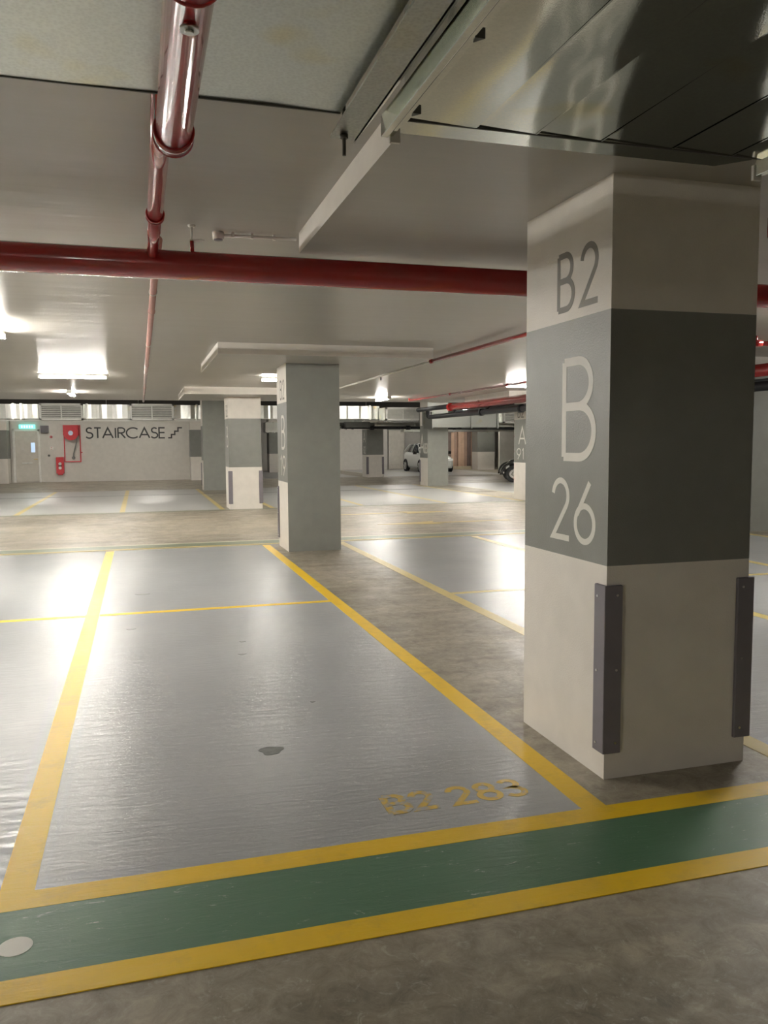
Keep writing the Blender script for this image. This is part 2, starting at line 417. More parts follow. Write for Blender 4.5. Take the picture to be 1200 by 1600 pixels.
# ------------------------------------------------------------------ columns
def column(x, y, zt, banded, guards, label, w=.79, d=.85, name='concrete_column'):
    """banded: faces (F near, K far, L left, R right) with white / grey / white bands; the rest all grey"""
    X0, X1, Y0, Y1 = x, x+w, y, y+d
    mb = MB(); zs = [0, 1.02, 2.195, zt]; b = .006
    faces = {'F': ((X0, Y0), (X1, Y0)), 'R': ((X1, Y0), (X1, Y1)), 'K': ((X1, Y1), (X0, Y1)), 'L': ((X0, Y1), (X0, Y0))}
    for k, (p, q) in faces.items():
        for i in range(3):
            m = ('white_col', 'grey_col', 'white_col')[i] if k in banded else 'ltgrey_col'
            mb.mat(m); mb.face([(p[0], p[1], zs[i]), (q[0], q[1], zs[i]), (q[0], q[1], zs[i+1]), (p[0], p[1], zs[i+1])])
    mb.mat('white_col'); mb.face([(X0, Y0, zt), (X1, Y0, zt), (X1, Y1, zt), (X0, Y1, zt)]); mb.face([(X0, Y1, 0), (X1, Y1, 0), (X1, Y0, 0), (X0, Y0, 0)])
    bmesh.ops.remove_doubles(mb.bm, verts=mb.bm.verts, dist=1e-5)
    col = mb.build(name, None, None, loc=(x+w/2, y+d/2, 0)); tag(col, label, 'column', 'numbered concrete columns')
    for g in guards:                         # corner letters, e.g. 'FL'
        sy = -1 if 'F' in g else 1; sx = -1 if 'L' in g else 1
        cx = X0 if sx < 0 else X1; cy = Y0 if sy < 0 else Y1; th = .02; a = .075
        P = [(cx+sx*th, cy+sy*th), (cx-sx*a, cy+sy*th), (cx-sx*a, cy+sy*.001), (cx+sx*.001, cy+sy*.001), (cx+sx*.001, cy-sy*a), (cx+sx*th, cy-sy*a)]
        gb = MB().prism([(p[0], p[1]) for p in P], (0, 0, .13), (1, 0, 0), (0, 1, 0), (0, 0, 1), .80)
        bmesh.ops.recalc_face_normals(gb.bm, faces=gb.bm.faces)
        bmesh.ops.bevel(gb.bm, geom=[e for e in gb.bm.edges], offset=.003, segments=1, affect='EDGES')
        go = gb.build('corner_guard', 'guard', col)
        if y < 15:
            for z in (.885, .53, .18):
                MB().tube((cx-sx*.045, cy+sy*th, z), (cx-sx*.045, cy+sy*(th+.003), z), .006, seg=10).build('screw', 'screw', go)
                MB().tube((cx+sx*th, cy-sy*.045, z-.01), (cx+sx*(th+.003), cy-sy*.045, z-.01), .006, seg=10).build('screw', 'screw', go)
    return col
def left_face_text(col, x, y, big, num, top='B2'):
    """lettering on the left face: reads towards the viewer on the left"""
    U = (0, -1, 0); V = (0, 0, 1)
    lettering('painted_level', top, (x, y+.49, 2.255), U, V, .265, .030, 'letter_grey', col, width=.37, gap=.28, label='grey level lettering')
    lettering('painted_letter', big, (x, y+.42, 1.52), U, V, .47, .042, 'letter_white', col, width=.29 if big == 'B' else .42, label='white painted letter')
    if num: lettering('painted_number', num, (x, y+.53, 1.11), U, V, .29, .030, 'letter_white', col, width=.41, gap=.22, label='white painted number')
c = column(2.06, 3.33, panel_z(3.7), 'FLR', ('FL', 'FR'), 'nearest big square column, painted white and dark grey, lettered B 26'); left_face_text(c, 2.06, 3.33, 'B', '26')
c = column(2.06, 11.93, panel_z(12.3), 'KLR', ('KL', 'KR'), 'grey square column lettered B 19 behind the empty bay'); left_face_text(c, 2.06, 11.98, 'B', '19')
c = column(2.06, 20.16, panel_z(20.6), 'FLR', ('FL', 'FR'), 'banded column with two corner guards left of the grey B 19 column'); left_face_text(c, 2.06, 20.16, 'B', '', 'B2')
column(2.06, 28.6, 3.42, 'LRK', ('KL',), 'plain grey column touching the left of the banded one across the aisle')
column(2.12, 36.85, 3.42, 'FL', (), 'banded column at the right end of the staircase wall', w=.72)
column(-5.94, 36.9, 3.42, 'FRL', (), 'banded column cut by the left edge, left of the staircase door', w=.72)
c = column(10.0, 11.93, panel_z(12.3), 'KLR', (), 'pale grey column seen at the right edge past column B 26')
c = column(10.0, 20.16, panel_z(20.6), 'FLR', ('FL',), 'column lettered A 9, half hidden behind column B 26')
left_face_text(c, 10.0, 20.3, 'A', '91')
c = column(10.0, 28.2, 3.42, 'KLR', ('KL',), 'grey column lettered A 83 in front of the white car')
lettering('painted_letter', 'A', (10.0, 29.03, 1.2), (0, -1, 0), (0, 0, 1), .62, .075, 'letter_white', c, width=.42)
lettering('painted_number', '83', (10.0, 28.57, 1.2), (0, -1, 0), (0, 0, 1), .34, .055, 'letter_white', c, width=.33)
c = column(10.02, 36.6, 2.6, 'FLR', ('FL', 'FR'), 'banded column with dark guards left of the white car')
lettering('painted_letter', 'A', (10.02, 37.25, 1.6), (0, -1, 0), (0, 0, 1), .45, .05, 'letter_white', c, width=.36)
lettering('painted_number', '82', (10.02, 37.22, 1.1), (0, -1, 0), (0, 0, 1), .3, .045, 'letter_white', c, width=.36)
column(6.72, 44.6, 3.42, 'FL', (), 'distant banded column seen in the gap left of column B 19', w=1.0)
c = column(18.35, 43.3, 3.42, 'FL', (), 'distant dark-banded column right of the timber screen', w=1.05)

# ------------------------------------------------------------------ lamps
def lamp(cx, cy, along, label, ztop=None, n=2, tm='tube'):
    zt = ceil_z(cy) if ztop is None else ztop
    t = thing('fluorescent_batten_light', (cx, cy, zt), label, 'ceiling light', 'fluorescent battens')
    U = Vector((1, 0, 0)) if along == 'x' else Vector((0, 1, 0)); W = Vector((0, 1, 0)) if along == 'x' else Vector((1, 0, 0))
    o = Vector((cx, cy, zt))
    def bx(mb, u0, u1, w0, w1, z0, z1):
        a = o+U*u0+W*w0; b = o+U*u1+W*w1
        mb.box(min(a.x, b.x), min(a.y, b.y), zt+z0, max(a.x, b.x), max(a.y, b.y), zt+z1); return mb
    bx(MB(), -.61, .61, -.05, .05, -.045, 0).build('housing', 'white_metal', t)
    for s in (-1, 1):
        mb = MB(); w_ = .038*s
        mb.tube(o+U*-.575+W*w_+Vector((0, 0, -.068)), o+U*.575+W*w_+Vector((0, 0, -.068)), .014, seg=8); mb.build('tube', tm, t)
        e = MB(); bx(e, s*.578-.012, s*.578+.012, -.06, .06, -.09, -.03); e.build('end_holder', 'white_plastic', t)
    return t
lamp(-1.12, 16.1, 'x', 'bright tube lamp crosswise over the aisle, left of the branch pipe')
lamp(2.87, 16.1, 'x', 'bright tube lamp half hidden behind column B 19')
lamp(8.35, 16.8, 'x', 'bright tube lamp partly hidden behind the left edge of column B 26')
lamp(-1.50, 9.85, 'y', 'lit tube lamp cut by the left edge of the photo above the bays')
lamp(-1.54, 21.2, 'y', 'small lit lamp end-on above the staircase wall, over the grilles')
lamp(6.62, 22.4, 'y', 'slanted lit lamp above the right-hand duct grille')
# lamps of the same runs outside the view or behind things
for cx, cy, al in ((-5.2, 16.1, 'x'), (-9.2, 16.1, 'x'), (12.9, 16.5, 'x'), (17.2, 16.5, 'x'), (6.9, 6.3, 'y'), (-5.6, 9.3, 'y'), (-9.6, 9.3, 'y'),
                   (-5.54, 22.2, 'y'), (10.9, 23.6, 'y'), (14.9, 22.4, 'y'), (14.5, 8.5, 'y')):
    lamp(cx, cy, al, 'tube lamp further along the ceiling, outside the view')
for cx, cy in ((.4, -8.5), (3.4, -8.5), (-2.6, 6.6), (-5.2, 4.2), (-8.4, 6.6), (-6.0, 12.5), (-5.2, -1.4)):  # unseen lamps, several added only to brighten the bays and near floor
    lamp(cx, cy, 'y', 'unseen fill tube lamp added on the ceiling, beside or behind the camera')
for cx, cy, z in ((-3.6, 34.6, 3.39), (.4, 34.6, 3.39), (-4.6, 27.4, 3.39), (-.6, 27.4, 3.39), (7.4, 27.4, 3.39), (7.0, 36.0, 3.39), (10.6, 26.4, 3.39), (14.5, 29.0, 3.39), (16.0, 38.0, 3.39), (18.5, 33.0, 3.39), (9.0, 43.0, 3.39), (13.5, 43.0, 3.39), (17.5, 42.0, 3.39)):  # extra lamps tucked into the recess to brighten ducts, wall and floor
    lamp(cx, cy, 'x', 'fill tube lamp added in the high recess to brighten the far ducts and walls', ztop=z, tm='tube_dim')

# ------------------------------------------------------------------ overhead duct, near the camera
DZ, DY, DTOP = 2.45, 2.15, 2.745
duct = thing('ventilation_duct', (0.6, 1.4, DZ), 'large galvanised duct crossing overhead at the top of the photo', 'duct')
mb = MB()                                   # left length: dull sheet, seams along y
xs = [-6.0, -3.4, -2.2, -1.0, -.13, .33, .525]
for i, (a, b) in enumerate(zip(xs, xs[1:])):
    zz = (.0, .004)[i % 2]; z2 = (.004, 0)[i % 2]
    mb.face([(a, .5, DZ+zz), (b, .5, DZ+z2), (b, DY, DZ+z2), (a, DY, DZ+zz)])
mb.face([(-6, DY, DZ), (.525, DY, DZ), (.525, DY, DTOP), (-6, DY, DTOP)]); mb.face([(-6, .5, DZ), (.525, .5, DZ), (.525, .5, DTOP), (-6, .5, DTOP)])
mb.face([(-6, .5, DTOP), (.525, .5, DTOP), (.525, DY, DTOP), (-6, DY, DTOP)]); mb.face([(.525, .5, DZ), (.525, DY, DZ), (.525, DY, DTOP), (.525, .5, DTOP)])
bmesh.ops.remove_doubles(mb.bm, verts=mb.bm.verts, dist=1e-4); mb.build('duct_length', 'galv', duct)['label'] = 'dull bluish galvanised length'
MB().box(-6, DY-.003, DZ-.002, .525, DY+.002, DZ+.004).build('edge_seam', 'dark_steel', duct)
def bright_length(x0, seams, x1):
    mb = MB(); xs = [x0]+seams+[x1]; ny = 10
    y0 = .5
    for i, (a, b) in enumerate(zip(xs, xs[1:])):
        nx = 4
        def zf(u, v, i=i):  # sawtooth tilt and a slight belly in each strip
            return DZ+.0045*(1-u)-.0035*math.sin(PI*u)*math.sin(PI*v)+.0012*math.sin(5*v+i)
        g = [[mb.bm.verts.new((a+(b-a)*p/nx, y0+(DY-y0)*q/ny, zf(p/nx, q/ny))) for q in range(ny+1)] for p in range(nx+1)]
        for p in range(nx):
            for q in range(ny):
                f = mb.bm.faces.new((g[p][q], g[p+1][q], g[p+1][q+1], g[p][q+1])); f.smooth = True
        if i:
            mb.face([(a, y0, DZ-.001), (a+.005, y0, DZ-.001), (a+.005, DY, DZ-.001), (a, DY, DZ-.001)])
            mb.face([(a+.005, y0, DZ-.001), (a+.005, y0, DZ+.006), (a+.005, DY, DZ+.006), (a+.005, DY, DZ-.001)])
    mb.face([(x0, y0, DTOP), (x1, y0, DTOP), (x1, DY, DTOP), (x0, DY, DTOP)])
    for x in (x0, x1): mb.face([(x, y0, DZ), (x, DY, DZ), (x, DY, DTOP), (x, y0, DTOP)])
    for y in (y0, DY): mb.face([(x0, y, DZ+.004), (x1, y, DZ+.004), (x1, y, DTOP), (x0, y, DTOP)])
    return mb
bright_length(.70, [.90, 1.08, 1.285, 1.52, 1.73], 1.84).build('duct_length', 'galv_mirror', duct)['label'] = 'bright mirror-like galvanised length'
bright_length(1.93, [2.15, 2.4, 2.7], 4.5).build('duct_length', 'galv_mirror', duct)
# hanging edge lip of the bright length
mb = MB(); mb.prism([(.69, 0), (1.82, 0), (1.74, .085), (.685, .085)], (0, DY+.004, DZ-.001), (1, 0, 0), (0, 1, 0), (0, 0, 1), .003); mb.build('edge_lip', 'galv_mirror', duct)
MB().box(.70, DY-.001, DZ-.0015, 1.84, DY+.005, DZ+.003).build('edge_seam', 'dark_steel', duct)
# transverse joints
def joint(x0, yend):
    mb = MB(); mb.box(x0, .5, DZ-.035, x0+.02, yend, DZ+.02, bev=.002); mb.box(x0+.024, .5, DZ-.03, x0+.034, yend, DZ+.02); mb.box(x0+.034, .5, DZ-.006, x0+.06, yend, DZ)
    j = mb.build('transverse_joint', 'galv_mirror', duct)
    for y in (2.02, 1.62, 1.2):
        MB().prism([(0, 0), (.022, 0), (.004, .022)], (x0+.034, y, DZ-.032), (1, 0, 0), (0, 1, 0), (0, 0, 1), .022).build('joint_clip', 'dark_steel', j)
    return j
joint(.645, 2.19); joint(1.86, 2.2)
mb = MB(); mb.face([(.59, .5, DZ-.03), (.64, .5, DZ+.03), (.64, 2.20, DZ+.03), (.59, 2.27, DZ-.03)]); mb.face([(.59, .5, DZ-.028), (.64, .5, DZ+.032), (.64, 2.20, DZ+.032), (.59, 2.27, DZ-.028)])
mb.build('joint_flange', 'galv_mirror', duct)
mb = MB(); mb.box(.672, 2.19, DZ-.045, .70, 2.20, DZ+.01); mb.build('joint_corner', 'white_metal', duct)
MB().box(1.855, 2.2, DZ-.045, 1.885, 2.21, DZ).build('joint_corner', 'white_metal', duct)
# trapeze support
tr = thing('trapeze_hanger', (.55, 1.4, DZ-.03), 'galvanised angle bar with a threaded rod carrying the overhead duct joint', 'duct hanger')
MB().box(.515, .5, DZ-.034, .588, 2.235, DZ-.028).box(.583, .5, DZ-.034, .588, 2.235, DZ-.002).build('angle_bar', 'galv_mid', tr)
for y in (2.195, .6):
    r = MB().tube((.545, y, DZ-.09), (.545, y, 2.93), .005, seg=10).build('threaded_rod', 'dark_steel', tr)
    MB().tube((.545, y, DZ-.046), (.545, y, DZ-.035), .011, seg=6).build('nut', 'dark_steel', tr)

# ------------------------------------------------------------------ red sprinkler pipes
def pipe_y(t, x, y0, y1, z, r, couplings, mat='red', name='pipe_length', cl=.035):
    MB().tube((x, y0, z), (x, y1, z), r, seg=24).build(name, mat, t)
    for y in couplings:
        mb = MB().tube((x, y-cl, z), (x, y+cl, z), r*1.13, seg=24); mb.ring((x, y-cl, z), (0, 1, 0), r*1.1, r*.12); mb.ring((x, y+cl, z), (0, 1, 0), r*1.1, r*.12)
        mb.build('coupling', mat, t)
def hanger_rod(parent, x, y, z, r, zt, mat='steel'):
    mb = MB().tube((x, y, z+r*.9), (x, y, zt), .005, seg=8); mb.ring((x, y, z), (0, 1, 0), r*1.08, .004, 20, 6); return mb.build('hanger', mat, parent)
MY, MZ, MR = 5.13, 2.655, .084
main = thing('sprinkler_main_pipe', (0, MY, MZ), 'thick red sprinkler main running left to right across the whole photo', 'pipe')
MB().tube((XL, MY, MZ), (XR, MY, MZ), MR, seg=40).build('pipe_length', 'red', main)
for x in (-3.2, 3.1, 9): MB().tube((x-.05, MY, MZ), (x+.05, MY, MZ), MR*1.1, seg=32).build('coupling', 'red', main)
for x in (-4.0, 5.0):
    MB().tube((x, MY, MZ+MR*.9), (x, MY, ceil_z(5)), .006, seg=8).ring((x, MY, MZ), (1, 0, 0), MR+.006, .004).build('hanger', 'steel', main)
# sprinkler head on the main
MB().tube((.335, MY, MZ+MR*.95), (.335, MY, 2.80), .013, seg=12).build('riser', 'red', main)
sp = MB().tube((.335, MY, 2.80), (.335, MY, 2.88), .006, seg=10).tube((.335, MY, 2.80), (.335, MY, 2.808), .014, seg=12).build('sprinkler_head', 'white_metal', main)
sp['label'] = 'small white upright sprinkler head'
MB().tube((.335, MY, 2.880), (.335, MY, 2.892), .018, .024, seg=14).build('deflector', 'white_metal', sp)
MB().tube((.375, MY, 2.803), (.375, MY, 2.806), .034, seg=16).build('guard_plate', 'white_metal', sp)
# branch: drops under the duct, up again and on to the back
BX = .105
br = thing('sprinkler_branch_pipe', (BX, 2.3, 2.35), 'red branch pipe dipping under the overhead duct and running to the back', 'pipe')
nr = .044; NZ = 2.372
MB().tube((BX, -.5, NZ), (BX, 2.20, NZ), nr, seg=32).build('pipe_length', 'red', br)
e = [(BX, 2.20, NZ)]+[(BX, 2.20+.07*math.sin(a), NZ+.07*(1-math.cos(a))) for a in [PI/2*k/6 for k in range(1, 7)]]
e += [(BX, 2.27, NZ+.2)]
MB().path(e, nr, 24).build('elbow', 'red', br)
MB().tube((BX, 2.165, NZ), (BX, 2.215, NZ), nr*1.12, seg=32).ring((BX, 2.215, NZ), (0, 1, 0), nr*1.08, .004).ring((BX, 2.165, NZ), (0, 1, 0), nr*1.07, .004).build('coupling', 'red', br)
MB().tube((BX, 1.36, NZ), (BX, 1.455, NZ), nr*1.18, seg=32).ring((BX, 1.455, NZ), (0, 1, 0), nr*1.12, .006).build('coupling', 'red', br)
BZ = 2.70
MB().path([(BX, 2.27, NZ+.18), (BX, 2.275, BZ-.05), (BX, 2.29, BZ-.015), (BX, 2.33, BZ)], .037, 20).build('riser', 'red', br)
pipe_y(br, BX, 2.33, 4.22, BZ, .037, [4.22], cl=.02)
MB().tube((BX, 4.22, BZ), (BX, MY-.02, BZ), .032, seg=24).ring((BX, 4.55, BZ), (0, 1, 0), .032, .0015).build('pipe_length', 'red', br)
MB().ring((BX, MY-MR*.75, BZ-.01), (0, 1, 0), .036, .008).build('outlet_collar', 'red', br)
sph = MB().tube((BX, 1.53, NZ-nr-.008), (BX, 1.53, NZ-nr-.013), .017, seg=18).tube((BX, 1.53, NZ-nr-.013), (BX, 1.53, NZ-nr-.018), .008, seg=12).build('sprinkler_head', 'steel', br)
sph['label'] = 'small silver pendent sprinkler head'
MB().tube((BX, 1.53, NZ-nr*.95), (BX, 1.53, NZ-nr-.009), .012, seg=14).build('nipple', 'red', sph)
# rest of the branch beyond the main
b2 = thing('sprinkler_branch_pipe', (.14, MY, 2.80), 'thin red branch pipe running from the main towards the staircase wall', 'pipe')
pipe_y(b2, .14, MY+.02, 24.5, 2.80, .027, [7.9, 13.2, 18.4], mat='pipe_pink', cl=.025)
for y in (6.9, 10.5, 14.6, 20.5): hanger_rod(b2, .14, y, 2.80, .027, ceil_z(y))
b3 = thing('sprinkler_branch_pipe', (4.32, 10, 2.83), 'thin branch pipe slanting from column B 26 to behind column B 19', 'pipe')
pipe_y(b3, 4.32, MY, 12.0, 2.83, .028, [12.0], cl=.03); MB().tube((4.33, 12.0, 2.83), (4.42, 24, 2.83), .019, seg=18).build('pipe_length', 'white_metal', b3)
for y in (11.2, 16.4): hanger_rod(b3, 4.33, y, 2.83, .026, ceil_z(y))
MB().tube((4.36, 14.9, 2.81), (4.36, 14.9, 2.75), .012, seg=10).build('sprinkler_outlet', 'dark_steel', b3)
b4 = thing('sprinkler_branch_pipe', (7.6, 15, 2.81), 'thin dark red branch pipe above the right-hand duct grille', 'pipe')
pipe_y(b4, 7.55, 6, 22.9, 2.80, .025, [16.2, 19.6], cl=.03)
MB().tube((7.55, 22.9, 2.80), (7.55, 22.9, ceil_z(22)), .02, seg=12).build('riser', 'red', b4)
for y in (14.2, 18.8): hanger_rod(b4, 7.55, y, 2.80, .025, ceil_z(y))
b5 = thing('sprinkler_branch_pipe', (3.6, 4.2, 2.72), 'short red branch pipe at the right edge beside column B 26', 'pipe')
MB().tube((3.30, 3.75, 2.685), (3.9, 3.75, 2.685), .034, seg=20).tube((3.30, 3.75, 2.685), (3.30, 3.75, 2.79), .03, seg=20).build('pipe_length', 'red', b5)
b6 = thing('sprinkler_branch_pipe', (5.6, 6.4, 2.6), 'thin red pipe with a fitting, right of column B 26 below the main', 'pipe')
MB().tube((5.3, 6.5, 2.50), (8.5, 6.5, 2.50), .022, seg=16).build('pipe_length', 'red', b6)
MB().tube((5.52, 6.5, 2.50), (5.62, 6.5, 2.50), .034, seg=16).tube((5.57, 6.5, 2.50), (5.57, 6.5, 2.57), .012, seg=10).build('fitting', 'red', b6)
# big services on the right
rp = thing('fire_main_pipe', (9.0, 12, 2.62), 'thick bright red pipe running back from the right edge beside column B 26', 'pipe')
pipe_y(rp, 8.95, 5.3, 23.3, 2.635, .095, [23.2], cl=.05)
for y in (10, 16, 21): hanger_rod(rp, 8.95, y, 2.635, .095, ceil_z(y), 'dark_steel')
MB().tube((8.95, 23.3, 2.66), (8.95, 26.2, 2.66), .07, seg=20).build('black_end_length', 'dark_pipe', rp)
for (x, z, r, y1, lab, mt) in ((9.22, 2.42, .075, 25.8, 'black pipe hanging just below the thick red pipe', 'dark_pipe'),
                           (9.46, 2.50, .06, 24.0, 'slate-grey pipe right of the black pipe under the red one', 'slate_pipe')):
    q = thing('drain_pipe', (x, 12, z), lab, 'pipe')
    MB().tube((x, 5.4, z), (x, y1, z), r, seg=20).build('pipe_length', mt, q)
    for y in (9.0, 15.5, 19.0, 21.5): MB().tube((x, y-.08, z), (x, y+.08, z), r*1.35, seg=20).build('collar', 'dark_pipe', q)
    MB().path([(x, y1, z), (x, y1+.12, z+.03), (x, y1+.16, z+.12), (x, y1+.16, z+.24)], r, 16).build('elbow', 'dark_pipe', q)
rv = thing('standpipe', (10.62, 22.3, 0), 'thin vertical red pipe beside column A 9', 'pipe')
MB().tube((10.72, 22.4, .0), (10.72, 22.4, 2.78), .045, seg=16).build('pipe_length', 'red', rv)
for z in (.5, 1.3, 1.75, 2.2): MB().tube((10.72, 22.4, z-.03), (10.72, 22.4, z+.03), .062, seg=16).build('coupling', 'red', rv)

# ------------------------------------------------------------------ ceiling conduit and detector
cd = thing('smoke_detector', (.51, 5.34, 2.91), 'small round white detector on the ceiling above the red main', 'detector')
zc = ceil_z(5.3)
MB().tube((.51, 5.34, zc-.045), (.51, 5.34, zc), .034, .036, seg=24).build('body', 'white_plastic', cd)
MB().tube((.51, 5.34, zc-.05), (.51, 5.34, zc-.044), .028, seg=20).build('sensor_face', 'guard', cd)
ct = thing('cable_conduit', (.75, 5.33, zc), 'thin white conduit from the detector to the drop panel', 'conduit')
MB().tube((.54, 5.34, zc-.018), (1.0, 5.32, zc-.018), .010, seg=12).build('tube', 'white_plastic', ct)
for x in (.60, .72, .86): MB().box(x-.008, 5.32, zc-.03, x+.008, 5.345, zc).build('clip', 'white_plastic', ct)

# ------------------------------------------------------------------ far duct with grilles
GY = 31.0
fd = thing('ventilation_duct', (0, GY+.5, 2.5), 'long galvanised duct with louvred grilles above the staircase wall', 'duct')
mb = MB()
def duct_len(mb, x0, x1, y, d, z0, z1, ribs):
    mb.box(x0, y, z0, x1, y+d, z1)
    for x in ribs: mb.box(x-.03, y-.03, z0-.03, x+.03, y+d+.01, z1+.03)
for x0, x1, ribs in ((-13.5, -3.28, (-5.5, -4.75, -4.15, -3.9)), (-1.86, -.30, (-1.75,)), (1.22, 9.0, (2.05, 3.1, 4.35, 5.6, 7.0, 8.62))):
    mb2 = MB(); duct_len(mb2, x0, x1, GY, .8, 2.50, 3.0, ribs)
    nn = max(2, int((x1-x0)/.25)); st = (x1-x0)/nn
    for k in range(nn):
        a, b = x0+k*st, x0+(k+1)*st; dk = .03 if k % 2 else .012
        mb2.prism([(a, 0), (b, 0), ((a+b)/2+(.05 if k % 2 else -.03), -dk)], (0, GY, 2.505), (1, 0, 0), (0, 1, 0), (0, 0, 1), .49)
    mb2.build('duct_length', 'galv_far', fd)
def grille(x0, x1, y, z0, z1, parent):
    g = MB(); f = .07; F0 = y-.14; g.mat('white_metal')
    g.box(x0, F0, z0, x1, y, z0+f); g.box(x0, F0, z1-f, x1, y, z1); g.box(x0, F0, z0, x0+f, y, z1); g.box(x1-f, F0, z0, x1, y, z1)
    g.box((x0+x1)/2-.02, F0+.01, z0, (x0+x1)/2+.02, y, z1)
    n = 7
    for i in range(n):
        zz = z0+f+(z1-z0-2*f)*(i+.5)/n
        g.box(x0+f, y-.12, zz-.004, x1-f, y-.065, zz+.004, rot=(Vector((0, y-.09, zz)), Matrix.Rotation(-.85, 3, 'X')))
    g.mat('dark_steel'); g.box(x0+.02, y-.03, z0+.02, x1-.02, y-.02, z1-.02)
    g.mat('galv_far'); g.box(x0+.01, y, z0+.01, x1-.01, y+.8, z1-.01)
    return g.build('louvre_grille', None, parent)
for a, b in ((-3.28, -1.86), (-.30, 1.22)): grille(a, b, GY-.2, 2.44, 3.02, fd)
grille(8.95, 10.35, GY-.9, 2.42, 2.92, fd); grille(4.1, 4.35, GY-.2, 2.48, 3.0, fd)
for x in (-4.6, -1.1, -.0, 2.6, 6.0): MB().tube((x, GY+.2, 3.0), (x, GY+.2, 3.4), .012, seg=8).build('hanger', 'steel', fd)
MB().box(-6.5, GY-.1, 2.41, 2.2, GY-.03, 2.45).build('support_rail', 'white_metal', fd)
# wedge transition and crossing duct on the right
cdx = thing('ventilation_duct', (11, 27, 2.2), 'plain galvanised duct crossing in front of the column lettered A 83', 'duct')
mb = MB()
P = [(9.75, 27.0), (12.2, 27.0), (12.2, 27.8), (9.75, 27.8)]
mb.prism(P, (0, 0, 2.10), (1, 0, 0), (0, 1, 0), (0, 0, 1), .50)
for x in (9.75, 11.2, 12.2): mb.box(x-.03, 26.95, 2.06, x+.03, 27.85, 2.64)
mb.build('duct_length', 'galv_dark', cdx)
mb = MB()
A = [(8.0, 30.2, 2.42), (8.0, 30.2, 2.92), (8.9, 30.2, 2.92), (8.9, 30.2, 2.42)]
vs = []
Q0 = [(10.38, 30.4, 2.42), (10.38, 30.4, 2.92), (11.1, 30.4, 2.92), (11.1, 30.4, 2.42)]; Q1 = [(9.76, 27.82, 2.10), (9.76, 27.82, 2.60), (10.7, 27.82, 2.60), (10.7, 27.82, 2.10)]
for i in range(4):
    j = (i+1) % 4; mb.face([Q0[i], Q0[j], Q1[j], Q1[i]])
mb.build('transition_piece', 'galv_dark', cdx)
gd = thing('ventilation_duct', (17, 33, 2.3), 'far duct with grille seen between column A 83 and column A 9', 'duct')
mb = MB(); duct_len(mb, 14.0, 20.5, 33, .7, 2.42, 2.95, (14.9, 16.6, 18.2)); mb.build('duct_length', 'galv_far', gd)
grille(15.0, 17.6, 32.7, 2.38, 2.95, gd)
sr = thing('round_duct', (15.5, 34.5, 2.25), 'short bright round duct hanging low left of column A 9', 'duct')
MB().tube((15.5, 36, 2.32), (18.5, 36, 2.32), .17, seg=24).build('duct_length', 'galv_far', sr)
for x in (15.5, 17, 18.5): MB().tube((x-.03, 36, 2.32), (x+.03, 36, 2.32), .18, seg=24).build('collar', 'galv_far', sr)
sr2 = thing('round_duct', (9, 35, 2.35), 'long bright round duct low behind the far duct, left of column A 83', 'duct')
MB().tube((5.6, 34.5, 2.33), (12.0, 34.5, 2.33), .13, seg=24).build('duct_length', 'galv_far', sr2)
for x in (5.7, 7.8, 9.9, 11.6): MB().tube((x-.03, 34.5, 2.33), (x+.03, 34.5, 2.33), .145, seg=24).build('collar', 'galv_far', sr2)
bd = thing('drain_pipe', (13, 33.5, 2.17), 'long black pipe running crosswise under the far ducts on the right', 'pipe')
MB().tube((8.0, 33.2, 2.22), (19, 33.2, 2.14), .06, seg=16).build('pipe_length', 'dark_pipe', bd)
for x in (9.3, 10.9, 13, 16): MB().tube((x-.09, 33.2, 2.205), (x+.09, 33.2, 2.205), .09, seg=16).build('collar', 'dark_pipe', bd)
lt = thing('lit_soffit_duct', (17, 42, 2.3), 'low shiny duct strip just above the timber screen', 'duct')
mb = MB(); duct_len(mb, 12.9, 21.0, 40, .6, 2.12, 2.32, (13.4, 15.6, 17.8, 19.9)); mb.build('duct_length', 'galv_far', lt)
vb = thing('duct_box', (12.4, 41, 2.2), 'small white boxed grille above the white car', 'duct')
grille(9.9, 11.4, 40.2, 2.28, 2.6, vb); MB().box(11.4, 40.0, 2.28, 12.6, 40.8, 2.58, bev=.01).build('box', 'white_metal', vb)
ct2 = thing('cable_tray', (7.3, 33.8, 2.25), 'dark cable tray with hanging cables right of column B 19', 'cable tray')
MB().box(6.6, 32.4, 2.26, 9.2, 32.8, 2.30).box(6.6, 32.4, 2.26, 9.2, 32.43, 2.38).box(7.9, 32.0, 2.2, 8.9, 32.4, 2.42).build('tray', 'dark_steel', ct2)
for k in range(6):
    x = 6.8+.28*k; MB().path([(x, 32.5, 2.26), (x+.05, 32.5, 2.15), (x+.12, 32.5, 2.12), (x+.2, 32.5, 2.26)], .012, 8).build('cable', 'dark_pipe', ct2)
# low shiny duct between the banded column and column B 19
ld = thing('ventilation_duct', (6, 38, 2.2), 'short shiny low duct in the gap between two left columns', 'duct')
mb = MB(); duct_len(mb, 5.35, 6.6, 36.5, .6, 2.08, 2.50, (5.45, 5.75)); mb.build('duct_length', 'galv_far', ld)
